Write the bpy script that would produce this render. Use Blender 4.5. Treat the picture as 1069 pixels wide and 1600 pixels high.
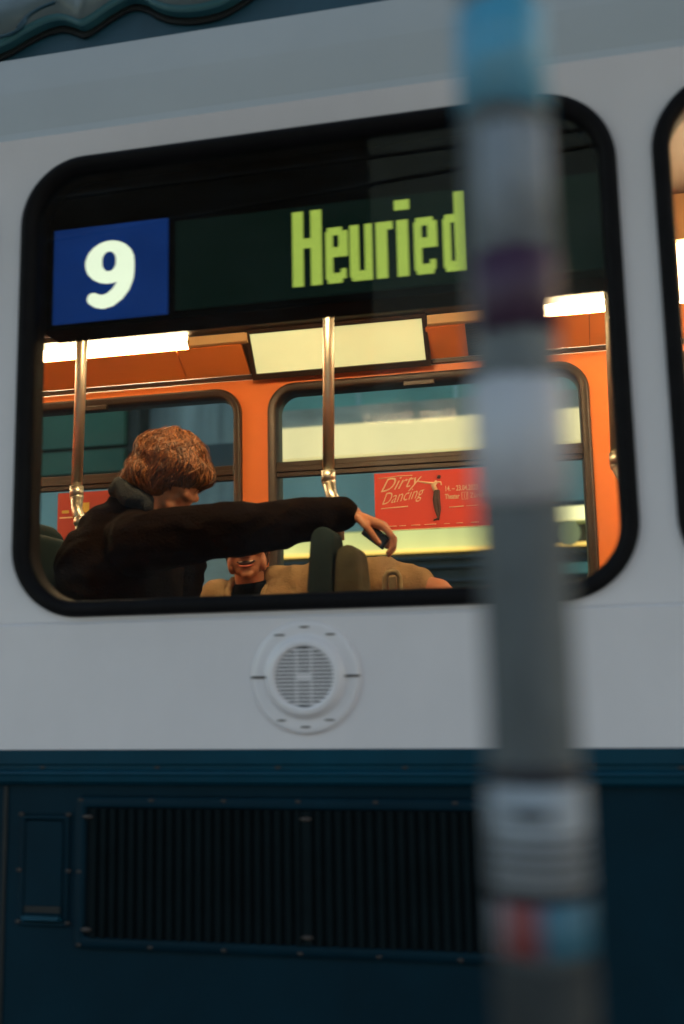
import bpy, bmesh, math, random
from mathutils import Vector, Matrix, noise, Euler
R = math.radians
random.seed(7)
S = bpy.context.scene
for o in list(bpy.data.objects): bpy.data.objects.remove(o)
C = S.collection

# ------------------------------------------------------------------ camera
cam = bpy.data.objects.new('camera', bpy.data.cameras.new('camera'))
C.objects.link(cam); S.camera = cam
rx = Vector((0.97634918, 0.21528635, -0.01985101))
dn = Vector((-0.05175414, 0.14358402, -0.98828394))
fw = Vector((-0.20991376, 0.96593758, 0.1513301))
m = Matrix((rx, -dn, -fw)).transposed().to_4x4(); m.translation = (0, -2.0, 1.55)
cam.matrix_world = m
cd = cam.data
cd.sensor_fit = 'VERTICAL'; cd.sensor_height = 36.0; cd.sensor_width = 24.0
cd.lens = 36.0 * 1594 / 1600
cd.clip_start = 0.05; cd.clip_end = 2000
cd.dof.use_dof = True; cd.dof.focus_distance = 3.45; cd.dof.aperture_fstop = 2.1
cd.dof.aperture_ratio = 0.62        # anamorphic lens: bokeh wider than tall

# ------------------------------------------------------------------ sky and sun (dusk, overcast)
SUN_EL, SUN_ROT = R(8), R(40)
w = bpy.data.worlds.new('World'); S.world = w; w.use_nodes = True
nt = w.node_tree
sky = nt.nodes.new('ShaderNodeTexSky'); sky.sky_type = 'NISHITA'; sky.sun_disc = False
sky.sun_elevation = SUN_EL; sky.sun_rotation = SUN_ROT; sky.dust_density = 3; sky.air_density = 1.0; sky.ozone_density = 0.4
nt.links.new(sky.outputs[0], nt.nodes['Background'].inputs[0])
nt.nodes['Background'].inputs[1].default_value = 0.15
sl = bpy.data.lights.new('sun', 'SUN'); sl.energy = 0.12; sl.angle = R(25); sl.color = (1, .93, .86)
so = bpy.data.objects.new('sun', sl); C.objects.link(so)
# direction towards the sun: low, far to the right along the street
sd = Vector((math.sin(SUN_ROT)*math.cos(SUN_EL), math.cos(SUN_ROT)*math.cos(SUN_EL), math.sin(SUN_EL)))
so.rotation_euler = sd.to_track_quat('Z', 'Y').to_euler()
S.view_settings.view_transform = 'Standard'; S.view_settings.look = 'None'
S.view_settings.exposure = 2.05; S.view_settings.gamma = 1.0
S.render.engine = 'CYCLES'
S.cycles.max_bounces = 8; S.cycles.transparent_max_bounces = 16
S.cycles.sample_clamp_indirect = 6

# ------------------------------------------------------------------ materials
def mat(name, col, rough=.6, metal=0., spec=.5, var=0., vscale=6., stretch=(1,1,1), bump=0., bscale=60., coat=0., emit=None, estr=0., col2=None, sub=0.):
    M = bpy.data.materials.new(name); M.use_nodes = True
    n = M.node_tree.nodes; l = M.node_tree.links; b = n['Principled BSDF']
    b.inputs['Base Color'].default_value = (*col, 1); b.inputs['Roughness'].default_value = rough
    b.inputs['Metallic'].default_value = metal; b.inputs['Specular IOR Level'].default_value = spec
    b.inputs['Coat Weight'].default_value = coat; b.inputs['Coat Roughness'].default_value = .12
    if sub: b.inputs['Subsurface Weight'].default_value = sub; b.inputs['Subsurface Scale'].default_value = .01; b.inputs['Subsurface Radius'].default_value = (1, .3, .15)
    tc = n.new('ShaderNodeTexCoord'); mp = n.new('ShaderNodeMapping'); mp.inputs['Scale'].default_value = stretch
    l.new(tc.outputs['Object'], mp.inputs['Vector'])
    if var:
        t = n.new('ShaderNodeTexNoise'); t.inputs['Scale'].default_value = vscale; t.inputs['Detail'].default_value = 6; t.inputs['Roughness'].default_value = .62
        l.new(mp.outputs[0], t.inputs['Vector'])
        r = n.new('ShaderNodeValToRGB'); r.color_ramp.elements[0].position = .3; r.color_ramp.elements[1].position = .72
        c2 = col2 or tuple(max(0, c * (1 - var)) for c in col)
        r.color_ramp.elements[0].color = (*c2, 1); r.color_ramp.elements[1].color = (*col, 1)
        l.new(t.outputs['Fac'], r.inputs[0]); l.new(r.outputs[0], b.inputs['Base Color'])
        mr = n.new('ShaderNodeMapRange'); mr.inputs['To Min'].default_value = min(1, rough * 1.25); mr.inputs['To Max'].default_value = rough * .85
        l.new(t.outputs['Fac'], mr.inputs[0]); l.new(mr.outputs[0], b.inputs['Roughness'])
    if bump:
        t2 = n.new('ShaderNodeTexNoise'); t2.inputs['Scale'].default_value = bscale; t2.inputs['Detail'].default_value = 4
        l.new(mp.outputs[0], t2.inputs['Vector'])
        bp = n.new('ShaderNodeBump'); bp.inputs['Strength'].default_value = bump; bp.inputs['Distance'].default_value = .01
        l.new(t2.outputs['Fac'], bp.inputs['Height']); l.new(bp.outputs[0], b.inputs['Normal'])
    if emit: b.inputs['Emission Color'].default_value = (*emit, 1); b.inputs['Emission Strength'].default_value = estr * (1 if estr > 5 else .34)   # dim lit faces are set for exposure 0
    return M
def glassmat(name, tint, ior=1.5):
    M = bpy.data.materials.new(name); M.use_nodes = True; n = M.node_tree.nodes; l = M.node_tree.links
    n.remove(n['Principled BSDF']); out = n['Material Output']
    t = n.new('ShaderNodeBsdfTransparent'); t.inputs[0].default_value = (*tint, 1)
    g = n.new('ShaderNodeBsdfGlossy'); g.inputs['Roughness'].default_value = .01
    f = n.new('ShaderNodeFresnel'); f.inputs[0].default_value = ior
    x = n.new('ShaderNodeMixShader'); l.new(f.outputs[0], x.inputs[0]); l.new(t.outputs[0], x.inputs[1]); l.new(g.outputs[0], x.inputs[2])
    # thin uneven film of dust and smears
    tc = n.new('ShaderNodeTexCoord'); mp = n.new('ShaderNodeMapping'); mp.inputs['Scale'].default_value = (1.5, 1, 5)
    ns = n.new('ShaderNodeTexNoise'); ns.inputs['Scale'].default_value = 3; ns.inputs['Detail'].default_value = 7; ns.inputs['Roughness'].default_value = .7
    l.new(tc.outputs['Object'], mp.inputs[0]); l.new(mp.outputs[0], ns.inputs['Vector'])
    mr = n.new('ShaderNodeMapRange'); mr.inputs['From Min'].default_value = .4; mr.inputs['From Max'].default_value = .8; mr.inputs['To Min'].default_value = .001; mr.inputs['To Max'].default_value = .022
    l.new(ns.outputs['Fac'], mr.inputs[0])
    df = n.new('ShaderNodeBsdfDiffuse'); df.inputs[0].default_value = (.26, .32, .40, 1)
    y = n.new('ShaderNodeMixShader'); l.new(mr.outputs[0], y.inputs[0]); l.new(x.outputs[0], y.inputs[1]); l.new(df.outputs[0], y.inputs[2]); l.new(y.outputs[0], out.inputs[0])
    return M
MT = dict(
 white = mat('white_paint', (.79, .735, .765), .38, var=.15, vscale=1.6, stretch=(1, 1, .6), bump=.02, bscale=3, coat=.25),
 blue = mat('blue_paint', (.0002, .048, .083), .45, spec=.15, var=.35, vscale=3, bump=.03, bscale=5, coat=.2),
 skirt = mat('blue_paint_shaded', (.0001, .020, .036), .55, spec=.12, var=.4, vscale=3, bump=.04, bscale=6),  # belt blue darkened: shade low on the body is put into the colour
 rubber = mat('black_rubber', (.006, .005, .006), .6, spec=.12, var=.3, vscale=20),
 blackm = mat('black_metal', (.008, .009, .010), .6, var=.3, vscale=15),
 housing = mat('display_housing', (.003, .003, .003), .8, spec=.05, var=.2, vscale=9),
 orange = mat('orange_laminate', (.87, .235, .050), .38, var=.12, vscale=4, coat=.2),
 cove = mat('cove_laminate', (.78, .235, .048), .42, var=.15, vscale=4, coat=.15),
 ceil = mat('ceiling_laminate', (.22, .16, .12), .5, var=.1, vscale=3),
 tan = mat('tan_cover', (.62, .42, .20), .5, var=.1, vscale=8),
 brown = mat('dark_frame', (.035, .020, .012), .4, var=.3, vscale=14),
 floor = mat('tram_floor', (.08, .08, .085), .7, var=.4, vscale=9),
 steel = mat('handrail_steel', (.74, .73, .62), .38, metal=1, var=.15, vscale=12),
 grille = mat('grille_metal', (.0022, .008, .011), .7, spec=.12, var=.4, vscale=10),
 bolt = mat('worn_bolt', (.06, .045, .04), .5, metal=.3, var=.4, vscale=30),
 seatg = mat('seat_shell', (.018, .036, .042), .8, spec=.1, var=.25, vscale=8),
 seato = mat('seat_cushion', (.045, .044, .020), .85, var=.35, vscale=30, bump=.2, bscale=200),
 lamp = mat('lamp_diffuser', (.9, .8, .6), .5, emit=(1, .72, .40), estr=19),
 lampn = mat('near_lamp_diffuser', (.9, .8, .6), .5, emit=(1, .66, .33), estr=36),
 lampsoft = mat('hanging_lamp_diffuser', (.8, .7, .5), .5, emit=(1, .70, .40), estr=5.2),
 backlit = mat('backlit_panel', (.6, .6, .4), .5, emit=(.71, .74, .36), estr=.58),
 numblue = mat('number_field', (.004, .022, .13), .6, spec=.08, var=.15, vscale=6, emit=(.008, .045, .23), estr=.42),
 numwhite = mat('number_white', (.8, .85, .75), .5, emit=(.80, .88, .66), estr=.85),
 lcd = mat('display_matrix', (.003, .014, .012), .6, spec=.08, var=.2, vscale=5, stretch=(1, 1, 6), emit=(.010, .034, .026), estr=.12),
 lcdtext = mat('display_dots', (.20, .3, .05), .6, emit=(.47, .62, .10), estr=.78),
 red = mat('poster_red', (.72, .055, .028), .55, var=.06, vscale=3),
 red2 = mat('poster_dark_red', (.42, .05, .03), .6, var=.15, vscale=6),
 cream = mat('poster_cream', (.80, .62, .38), .6),
 posterdark = mat('poster_dark', (.06, .03, .02), .6),
 yellow = mat('poster_yellow', (.55, .40, .06), .6),
 skin = mat('skin', (.48, .20, .10), .5, var=.18, vscale=18, bump=.05, bscale=150, sub=.08),
 lips = mat('lips', (.38, .09, .06), .45), teeth = mat('teeth', (.66, .57, .45), .3), mouth = mat('mouth', (.03, .008, .006), .6),
 hair = mat('auburn_hair', (.42, .155, .045), .42, var=.75, vscale=26, stretch=(1, 1, 1.4), bump=.3, bscale=90),
 hairb = mat('brown_hair', (.09, .04, .02), .5, var=.4, vscale=30, bump=.3, bscale=90),
 jacket = mat('dark_wool', (.0075, .0034, .0021), .95, spec=.06, var=.5, vscale=16, bump=.5, bscale=120),
 knit = mat('grey_knit', (.038, .046, .056), .95, spec=.1, var=.4, vscale=50, bump=.6, bscale=220),
 jeans = mat('dark_denim', (.02, .025, .04), .9, var=.3, vscale=30),
 corduroy = mat('tan_corduroy', (.33, .225, .115), .9, spec=.15, var=.35, vscale=14, bump=.4, bscale=140),
 tee = mat('black_tee', (.004, .004, .004), .95, spec=.05),
 phone = mat('phone_black', (.01, .01, .012), .25), phoneblue = mat('phone_edge', (.12, .2, .3), .25),
 polem = mat('galvanised_pole', (.15, .17, .185), .6, metal=.15, var=.6, vscale=14, stretch=(1, 1, .5), bump=.08),
 grime = mat('pole_grime', (.028, .032, .033), .8, var=.5, vscale=20),
 st_teal = mat('sticker_teal', (.006, .26, .46), .5, var=.75, vscale=22, stretch=(.5, .5, 2.0), col2=(.12, .26, .33)),
 st_grey = mat('sticker_grey', (.24, .265, .30), .6, var=.45, vscale=16),
 st_purple = mat('sticker_purple', (.045, .006, .045), .5, var=.5, vscale=18),
 st_white = mat('sticker_white', (.46, .46, .50), .55, var=.25, vscale=16),
 st_pale = mat('sticker_pale', (.30, .33, .37), .6, var=.25, vscale=25),
 st_dark = mat('sticker_dark', (.012, .012, .018), .6, var=.3, vscale=25),
 st_red = mat('sticker_red', (.22, .035, .035), .6, var=.3, vscale=25),
 st_blue = mat('sticker_blue', (.03, .13, .2), .6, var=.3, vscale=25),
 adv = mat('fairing_print', (.11, .155, .17), .5, var=.15, vscale=9, coat=.2),
 advedge = mat('fairing_edge', (.03, .12, .14), .5), advshade = mat('fairing_shadow_paint', (.003, .006, .008), .8),
 roofblue = mat('roof_band_paint', (.006, .055, .085), .5, var=.3, vscale=5),
 asphalt = mat('asphalt', (.05, .05, .052), .9, var=.35, vscale=4, bump=.3, bscale=80),
 paving = mat('paving', (.42, .40, .39), .85, var=.3, vscale=6, bump=.2, bscale=40),
 kerb = mat('kerb_granite', (.25, .25, .25), .8, var=.4, vscale=30),
 rail = mat('rail_steel', (.25, .24, .23), .35, metal=1, var=.4, vscale=20),
 f_teal = mat('teal_glazing', (.28, .46, .48), .45, var=.40, vscale=.9, stretch=(1.2, 1, .35)),
 f_tealg = mat('blue_green_panel', (.16, .38, .35), .5, var=.35, vscale=1.1, stretch=(1, 1, 2)),
 f_green = mat('dark_green_panel', (.008, .095, .058), .55, var=.55, vscale=.8, stretch=(1, 1, .6)),
 f_grey = mat('grey_panel', (.27, .36, .40), .5, var=.75, vscale=1.2, stretch=(3, 1, .2)),
 f_stone = mat('pale_stone', (.40, .42, .38), .7, var=.45, vscale=1.5, stretch=(1.4, 1, 3)),
 f_dark = mat('dark_facade', (.022, .030, .030), .7, var=.5, vscale=1.3, stretch=(1, 1, 3)),
 f_navy = mat('navy_panel', (.014, .035, .055), .5, var=.4, vscale=2),
 f_lit = mat('lit_fascia', (.5, .45, .3), .5, emit=(1, .72, .32), estr=.85),
 f_lit2 = mat('lit_shop_window', (.5, .5, .3), .5, emit=(.85, .76, .24), estr=.70),
 f_lit3 = mat('lit_cream_window', (.5, .5, .3), .5, emit=(1, .80, .38), estr=1.5),
 f_gold = mat('lit_gold_line', (.5, .4, .2), .5, emit=(.9, .5, .10), estr=1.5),
 f_conc = mat('grey_concrete', (.050, .080, .115), .95, spec=0, var=.3, vscale=.8),
 skyblock = mat('sky_blocker_surface', (.03, .032, .034), .6, var=.3, vscale=2),
 f_sign = mat('round_sign_face', (.22, .20, .09), .6, emit=(.6, .62, .26), estr=.25),
 olive = mat('olive_metal', (.22, .17, .08), .45, metal=.6, var=.3, vscale=30),
 white_shaded = mat('white_paint_shaded', (.44, .45, .45), .42, var=.10, vscale=1.6, bump=.02, bscale=3, coat=.2),  # white body paint greyed: shade on the upper panel is put into the colour
 brick = mat('dark_render', (.009, .010, .012), .95, spec=0, var=.3, vscale=.6),
 pane_dark = mat('dark_pane', (.012, .016, .022), .3, spec=.2),
 wire = mat('wire_black', (.01, .01, .01), .6),
 glass = glassmat('window_glass', (.93, .95, .93)), glassf = glassmat('far_window_glass', (.90, .95, .94), 1.08),
)
# each lock of hair gets its own tone
def lock_tones(M, dark, light):
    n = M.node_tree.nodes; l = M.node_tree.links; b = n['Principled BSDF']
    gn = n.new('ShaderNodeNewGeometry'); r = n.new('ShaderNodeValToRGB')
    r.color_ramp.elements[0].color = (*dark, 1); r.color_ramp.elements[1].color = (*light, 1)
    l.new(gn.outputs['Random Per Island'], r.inputs[0]); l.new(r.outputs[0], b.inputs['Base Color'])
lock_tones(MT['hair'], (.035, .012, .005), (.27, .098, .026)); lock_tones(MT['hairb'], (.03, .012, .006), (.12, .06, .03))
# fine printed variation on lit things: faint streaks so that no lit face is perfectly even
def streak_emission(M, sx, sz, lo=.78):
    n = M.node_tree.nodes; l = M.node_tree.links; b = n['Principled BSDF']
    tc = n.new('ShaderNodeTexCoord'); mp = n.new('ShaderNodeMapping'); mp.inputs['Scale'].default_value = (sx, 1, sz)
    t = n.new('ShaderNodeTexNoise'); t.inputs['Scale'].default_value = 1; t.inputs['Detail'].default_value = 5
    l.new(tc.outputs['Object'], mp.inputs[0]); l.new(mp.outputs[0], t.inputs['Vector'])
    mr = n.new('ShaderNodeMapRange'); mr.inputs['From Min'].default_value = .3; mr.inputs['From Max'].default_value = .7
    s = b.inputs['Emission Strength'].default_value
    mr.inputs['To Min'].default_value = s * lo; mr.inputs['To Max'].default_value = s * 1.06
    l.new(t.outputs['Fac'], mr.inputs[0]); l.new(mr.outputs[0], b.inputs['Emission Strength'])
streak_emission(MT['backlit'], 3, 9, .9); streak_emission(MT['f_lit'], 1.6, .5, .72); streak_emission(MT['f_lit2'], 2.2, .4, .55); streak_emission(MT['f_lit3'], 2.5, .6, .6)
streak_emission(MT['numblue'], 6, 10, .75)

# ------------------------------------------------------------------ helpers
def empty(name, loc=(0, 0, 0), parent=None):
    o = bpy.data.objects.new(name, None); C.objects.link(o); o.location = loc
    if parent: o.parent = parent
    return o
def tag(o, label=None, cat=None, group=None, kind=None):
    for k, v in (('label', label), ('category', cat), ('group', group), ('kind', kind)):
        if v: o[k] = v
    return o
def obj(name, bm, m, parent=None, smooth=False, bevel=0, seg=2, keep=False):
    me = bpy.data.meshes.new(name)
    if not isinstance(m, (list, tuple)): m = [m]
    if not keep: bmesh.ops.recalc_face_normals(bm, faces=bm.faces)
    bm.to_mesh(me); bm.free()
    for x in m: me.materials.append(MT[x])
    if smooth:
        me.shade_smooth()
    o = bpy.data.objects.new(name, me); C.objects.link(o)
    if parent: o.parent = parent; o.matrix_parent_inverse = Matrix.Translation(-Vector(parent_world(parent)))
    if bevel:
        b = o.modifiers.new('bevel', 'BEVEL'); b.width = bevel; b.segments = seg; b.limit_method = 'ANGLE'; b.angle_limit = R(40)
    return o
def parent_world(p):
    v = Vector((0, 0, 0))
    while p: v += Vector(p.location) ; v += p.matrix_parent_inverse.translation if p.parent else Vector((0,0,0)); p = p.parent
    return v
NB = bmesh.new
def box(bm, x0, x1, y0, y1, z0, z1, mi=0, rz=0, piv=None):
    vs = [bm.verts.new((x, y, z)) for x in (x0, x1) for y in (y0, y1) for z in (z0, z1)]
    if rz:
        p = Vector(piv or ((x0+x1)/2, (y0+y1)/2, 0)); q = Matrix.Rotation(rz, 3, 'Z')
        for v in vs: v.co = q @ (v.co - p) + p
    for f in ((0,1,3,2),(4,6,7,5),(0,4,5,1),(2,3,7,6),(0,2,6,4),(1,5,7,3)):
        bm.faces.new([vs[i] for i in f]).material_index = mi
    return bm
def B(*a, **k): return box(NB(), *a, **k)
def tube(bm, pts, r, seg=14, mi=0, closed=False, caps=True):
    pts = [Vector(p) for p in pts]; n = len(pts); rs = r if isinstance(r, (list, tuple)) else [r] * n
    rings = []; up = None
    for i, p in enumerate(pts):
        a = pts[(i-1) % n] if (closed or i) else p; b = pts[(i+1) % n] if (closed or i < n-1) else p
        t = (b - a).normalized()
        if up is None:
            up = Vector((0, 0, 1)) if abs(t.z) < .9 else Vector((1, 0, 0))
        s = t.cross(up).normalized(); up = s.cross(t).normalized()
        rings.append([bm.verts.new(p + (s * math.cos(2*math.pi*k/seg) + up * math.sin(2*math.pi*k/seg)) * rs[i]) for k in range(seg)])
    for i in range(n if closed else n-1):
        A, D = rings[i], rings[(i+1) % n]
        for k in range(seg):
            f = bm.faces.new((A[k], A[(k+1) % seg], D[(k+1) % seg], D[k])); f.material_index = mi; f.smooth = True
    if caps and not closed:
        bm.faces.new(rings[0][::-1]).material_index = mi; bm.faces.new(rings[-1]).material_index = mi
    return bm
def cone(bm, p0, r0, p1, r1, seg=20):
    """round-ended tapered limb piece, for remeshed bodies"""
    ball(bm, p0, r0); ball(bm, p1, r1)
    tube(bm, [p0, p1], [r0, r1], seg)
def ball(bm, p, r, rot=None, sub=3):
    if not isinstance(r, (list, tuple)): r = (r, r, r)
    mt = Matrix.Translation(Vector(p)) @ (rot.to_matrix().to_4x4() if isinstance(rot, Euler) else (rot or Matrix.Identity(4))) @ Matrix.Diagonal((*r, 1))
    bmesh.ops.create_icosphere(bm, subdivisions=sub, radius=1, matrix=mt)
def limb(bm, pts, rs):
    for i in range(len(pts) - 1): cone(bm, pts[i], rs[i], pts[i+1], rs[i+1])
def lathe(bm, prof, cx, cz, y0, seg=64, mi=0):
    """profile [(radius, y)] turned about an axis along Y through (cx, cz)"""
    rings = []
    for r, y in prof:
        rings.append([bm.verts.new((cx + r*math.cos(2*math.pi*k/seg), y0 + y, cz + r*math.sin(2*math.pi*k/seg))) for k in range(seg)])
    for a, b in zip(rings, rings[1:]):
        for k in range(seg):
            f = bm.faces.new((a[k], a[(k+1) % seg], b[(k+1) % seg], b[k])); f.smooth = True; f.material_index = mi
    return rings
def rrect(x0, x1, z0, z1, r, n=14):
    out = []
    for cx, cz, a0 in ((x1-r, z1-r, 0), (x0+r, z1-r, 90), (x0+r, z0+r, 180), (x1-r, z0+r, 270)):
        for k in range(n+1):
            a = R(a0 + 90*k/n); out.append((cx + r*math.cos(a), cz + r*math.sin(a)))
    return out
def ring(bm, x0, x1, z0, z1, r, prof, mi=0):
    """prof: list of (inset, y): section of a frame swept round a rounded rectangle, closed"""
    loops = []
    for ins, y in prof:
        loops.append([bm.verts.new((x, y, z)) for x, z in rrect(x0+ins, x1-ins, z0+ins, z1-ins, max(r-ins, .004))])
    n = len(loops[0]); L = len(loops)
    for i in range(L):
        a, b = loops[i], loops[(i+1) % L]
        for k in range(n):
            f = bm.faces.new((a[k], a[(k+1) % n], b[(k+1) % n], b[k])); f.smooth = True; f.material_index = mi
    return bm
def plate(bm, x0, x1, z0, z1, r, y0, y1, mi=0):
    a = rrect(x0, x1, z0, z1, r); n = len(a)
    f0 = [bm.verts.new((x, y0, z)) for x, z in a]; f1 = [bm.verts.new((x, y1, z)) for x, z in a]
    bm.faces.new(f0).material_index = mi; bm.faces.new(f1[::-1]).material_index = mi
    for k in range(n): bm.faces.new((f0[k], f0[(k+1) % n], f1[(k+1) % n], f1[k])).material_index = mi
    return bm
def panel(bm, x0, x1, z0, z1, holes, y0, y1, mi=0):
    """flat sheet with rounded holes and thickness"""
    tmp = NB(); es = []
    def loop(pts):
        vs = [tmp.verts.new((x, y0, z)) for x, z in pts]
        for i in range(len(vs)): es.append(tmp.edges.new((vs[i], vs[(i+1) % len(vs)])))
    xs = [x0 + (x1-x0)*i/12 for i in range(13)]
    loop([(x, z0) for x in xs] + [(x, z1) for x in xs[::-1]])
    for h in holes: loop(rrect(*h))
    bmesh.ops.triangle_fill(tmp, use_beauty=True, use_dissolve=False, edges=es)
    r = bmesh.ops.extrude_face_region(tmp, geom=list(tmp.faces))
    bmesh.ops.translate(tmp, vec=(0, y1-y0, 0), verts=[v for v in r['geom'] if isinstance(v, bmesh.types.BMVert)])
    bmesh.ops.recalc_face_normals(tmp, faces=tmp.faces)
    me = bpy.data.meshes.new('t'); tmp.to_mesh(me); tmp.free(); bm.from_mesh(me); bpy.data.meshes.remove(me)
    return bm
def extr(bm, prof, x0, x1, mi=0):
    """profile of (y, z) points extruded along X, closed solid"""
    a = [bm.verts.new((x0, y, z)) for y, z in prof]; b = [bm.verts.new((x1, y, z)) for y, z in prof]; n = len(prof)
    for i in range(n): bm.faces.new((a[i], a[(i+1) % n], b[(i+1) % n], b[i])).material_index = mi
    bm.faces.new(a[::-1]).material_index = mi; bm.faces.new(b).material_index = mi
    return bm
def remesh(o, vox, smooth_it=3, disp=None):
    """fuse all overlapping pieces of a mesh into one continuous skin"""
    r = o.modifiers.new('r', 'REMESH'); r.mode = 'VOXEL'; r.voxel_size = vox; r.use_smooth_shade = True
    s = o.modifiers.new('s', 'SMOOTH'); s.factor = .5; s.iterations = smooth_it
    dg = bpy.context.evaluated_depsgraph_get(); dg.update()
    me = bpy.data.meshes.new_from_object(o.evaluated_get(dg)); old = o.data
    o.modifiers.clear(); o.data = me; bpy.data.meshes.remove(old)
    if disp:
        bm = NB(); bm.from_mesh(me); bm.normal_update()
        ds = [disp(v.co) for v in bm.verts]
        for v, d in zip(bm.verts, ds): v.co += v.normal * d
        bm.to_mesh(me); bm.free()
    me.shade_smooth()
    return o
def text_mesh(s, size, shear=0, extrude=.0006, offset=0.0, sx=1.0):
    cu = bpy.data.curves.new('t', 'FONT'); cu.body = s; cu.size = size; cu.shear = shear; cu.extrude = extrude; cu.offset = offset; cu.resolution_u = 3
    o = bpy.data.objects.new('t', cu); C.objects.link(o); dg = bpy.context.evaluated_depsgraph_get(); dg.update()
    me = bpy.data.meshes.new_from_object(o.evaluated_get(dg)); bpy.data.objects.remove(o); bpy.data.curves.remove(cu)
    return me
def add_text(bm, s, size, x, z, y, shear=0, rot=0, offset=0, sx=1, mi=0):
    me = text_mesh(s, size, shear, offset=offset)
    k = len(bm.verts); nf = len(bm.faces); bm.from_mesh(me); bpy.data.meshes.remove(me); bm.verts.ensure_lookup_table(); bm.faces.ensure_lookup_table()
    q = Matrix.Translation((x, y, z)) @ Matrix.Rotation(rot, 4, 'Y') @ Matrix.Rotation(R(90), 4, 'X') @ Matrix.Diagonal((sx, 1, 1, 1))
    for v in bm.verts[k:]: v.co = q @ v.co
    for f in bm.faces[nf:]: f.material_index = mi

# ------------------------------------------------------------------ setting
g = NB(); box(g, -300, 300, -300, 300, -.3, 0); o = obj('ground', g, 'asphalt'); tag(o, kind='structure')
# street sheet, platform where the camera stands, kerb
o = obj('road', B(-60, 60, 3.2, 8.4, .002, .006), 'asphalt'); tag(o, kind='structure')
o = obj('pavement', B(-40, 40, -9.0, -.45, .004, .12), 'paving'); tag(o, kind='structure')
o = obj('kerb', B(-40, 40, -.449, -.30, .004, .125), 'kerb', bevel=.012); tag(o, kind='structure')
o = obj('far_pavement', B(-60, 60, 8.41, 22, .004, .12), 'paving'); tag(o, kind='structure')
for y in (.35, 1.35):
    g = NB(); box(g, -60, 60, y, y+.055, .004, .03); o = obj('track_rail', g, 'rail'); tag(o, kind='structure')

# ------------------------------------------------------------------ tram shell
tram = empty('tram', (-.5, 0, 0))
tag(tram, 'white and blue tram car with lit orange interior, seen side on behind the pole', 'tram')
FY = 1.79
X0, X1 = -4.62, 3.70
WX = [-1.168 - 1.3805*2, -1.168 - 1.3805, -1.168, .213, .213 + 1.3805]          # left edges of the near windows
WW = 1.314; WZ0, WZ1 = 1.667, 2.711
holes = [(x+.012, x+WW-.012, WZ0+.012, WZ1-.012, .145) for x in WX]
obj('side_panel', panel(NB(), X0, X1, 1.659, 2.776, holes, 0, .035), 'white', tram)
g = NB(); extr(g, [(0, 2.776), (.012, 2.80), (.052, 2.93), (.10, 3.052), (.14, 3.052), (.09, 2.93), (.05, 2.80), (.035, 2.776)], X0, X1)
obj('upper_panel', g, 'white_shaded', tram)
g = NB(); extr(g, [(-.004, 1.394), (-.007, 1.60), (-.009, 1.652), (-.002, 1.6585), (.03, 1.6585), (.03, 1.394)], X0, X1)
obj('lower_panel', g, 'white', tram)
# roof band, dark step and roof
g = NB(); extr(g, [(.125, 3.0525), (.135, 3.075), (.185, 3.30), (.25, 3.40), (.55, 3.48), (1.3, 3.48), (1.62, 3.40), (1.72, 3.05), (1.60, 3.05), (1.5, 3.35), (1.25, 3.42), (.6, 3.42), (.3, 3.36), (.16, 3.0525)], X0, X1)
obj('roof', g, 'roofblue', tram)
# scalloped fairing on the roof band: wavy lower outline, raised
wave = [(-1.9, 3.02+.09), (-1.75, 3.09), (-1.62, 3.13), (-1.5, 3.10), (-1.40, 3.085), (-1.303, 3.107), (-1.251, 3.134), (-1.200, 3.156), (-1.157, 3.160), (-1.122, 3.145), (-1.096, 3.130), (-1.071, 3.138), (-1.021, 3.172), (-.975, 3.192), (-.935, 3.180), (-.904, 3.154), (-.863, 3.131), (-.814, 3.118), (-.766, 3.117), (-.726, 3.125), (-.68, 3.15), (-.62, 3.19), (-.5, 3.215), (-.35, 3.18), (-.2, 3.16), (0, 3.2), (.2, 3.17), (.5, 3.14), (.9, 3.2)]
def smooth_line(p, n=6):
    out = []
    for i in range(len(p)-1):
        a, b, c, d = p[max(i-1, 0)], p[i], p[i+1], p[min(i+2, len(p)-1)]
        for k in range(n):
            t = k/n
            out.append(tuple(.5*((2*b[j]) + (-a[j]+c[j])*t + (2*a[j]-5*b[j]+4*c[j]-d[j])*t*t + (-a[j]+3*b[j]-3*c[j]+d[j])*t**3) for j in (0, 1)))
    return out + [p[-1]]
wv = smooth_line(wave)
def yb(z): return .128 + (z-3.0525)*.22
def wavy(bm, dz0, dz1, dy0, dy1, mi=0):
    # strip that follows the wave from dz0 above it up to dz1
    rows = []
    for x, z in wv:
        za, zb = z+dz0, (z+dz1 if dz1 < .3 else 3.33)
        rows.append([bm.verts.new((x, yb(za)+dy0, za)), bm.verts.new((x, yb(zb)+dy1, zb)), bm.verts.new((x, yb(zb)+.03, zb)), bm.verts.new((x, yb(za)+.03, za))])
    for a, b in zip(rows, rows[1:]):
        for k in range(4): f = bm.faces.new((a[k], b[k], b[(k+1) % 4], a[(k+1) % 4])); f.material_index = mi; f.smooth = (k == 0)
    bm.faces.new(rows[0]).material_index = mi; bm.faces.new(rows[-1][::-1]).material_index = mi
fair = obj('roof_fairing', (lambda b: (wavy(b, .012, 1, -.034, -.034), b)[1])(NB()), 'adv', tram)
obj('edge_trim', (lambda b: (wavy(b, -.002, .0118, -.024, -.036), b)[1])(NB()), 'advedge', fair)
obj('painted_shadow', (lambda b: (wavy(b, -.022, -.0025, -.004, -.004), b)[1])(NB()), 'advshade', fair)  # shadow below the scalloped edge, painted as a near-black strip
g = NB()
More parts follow.
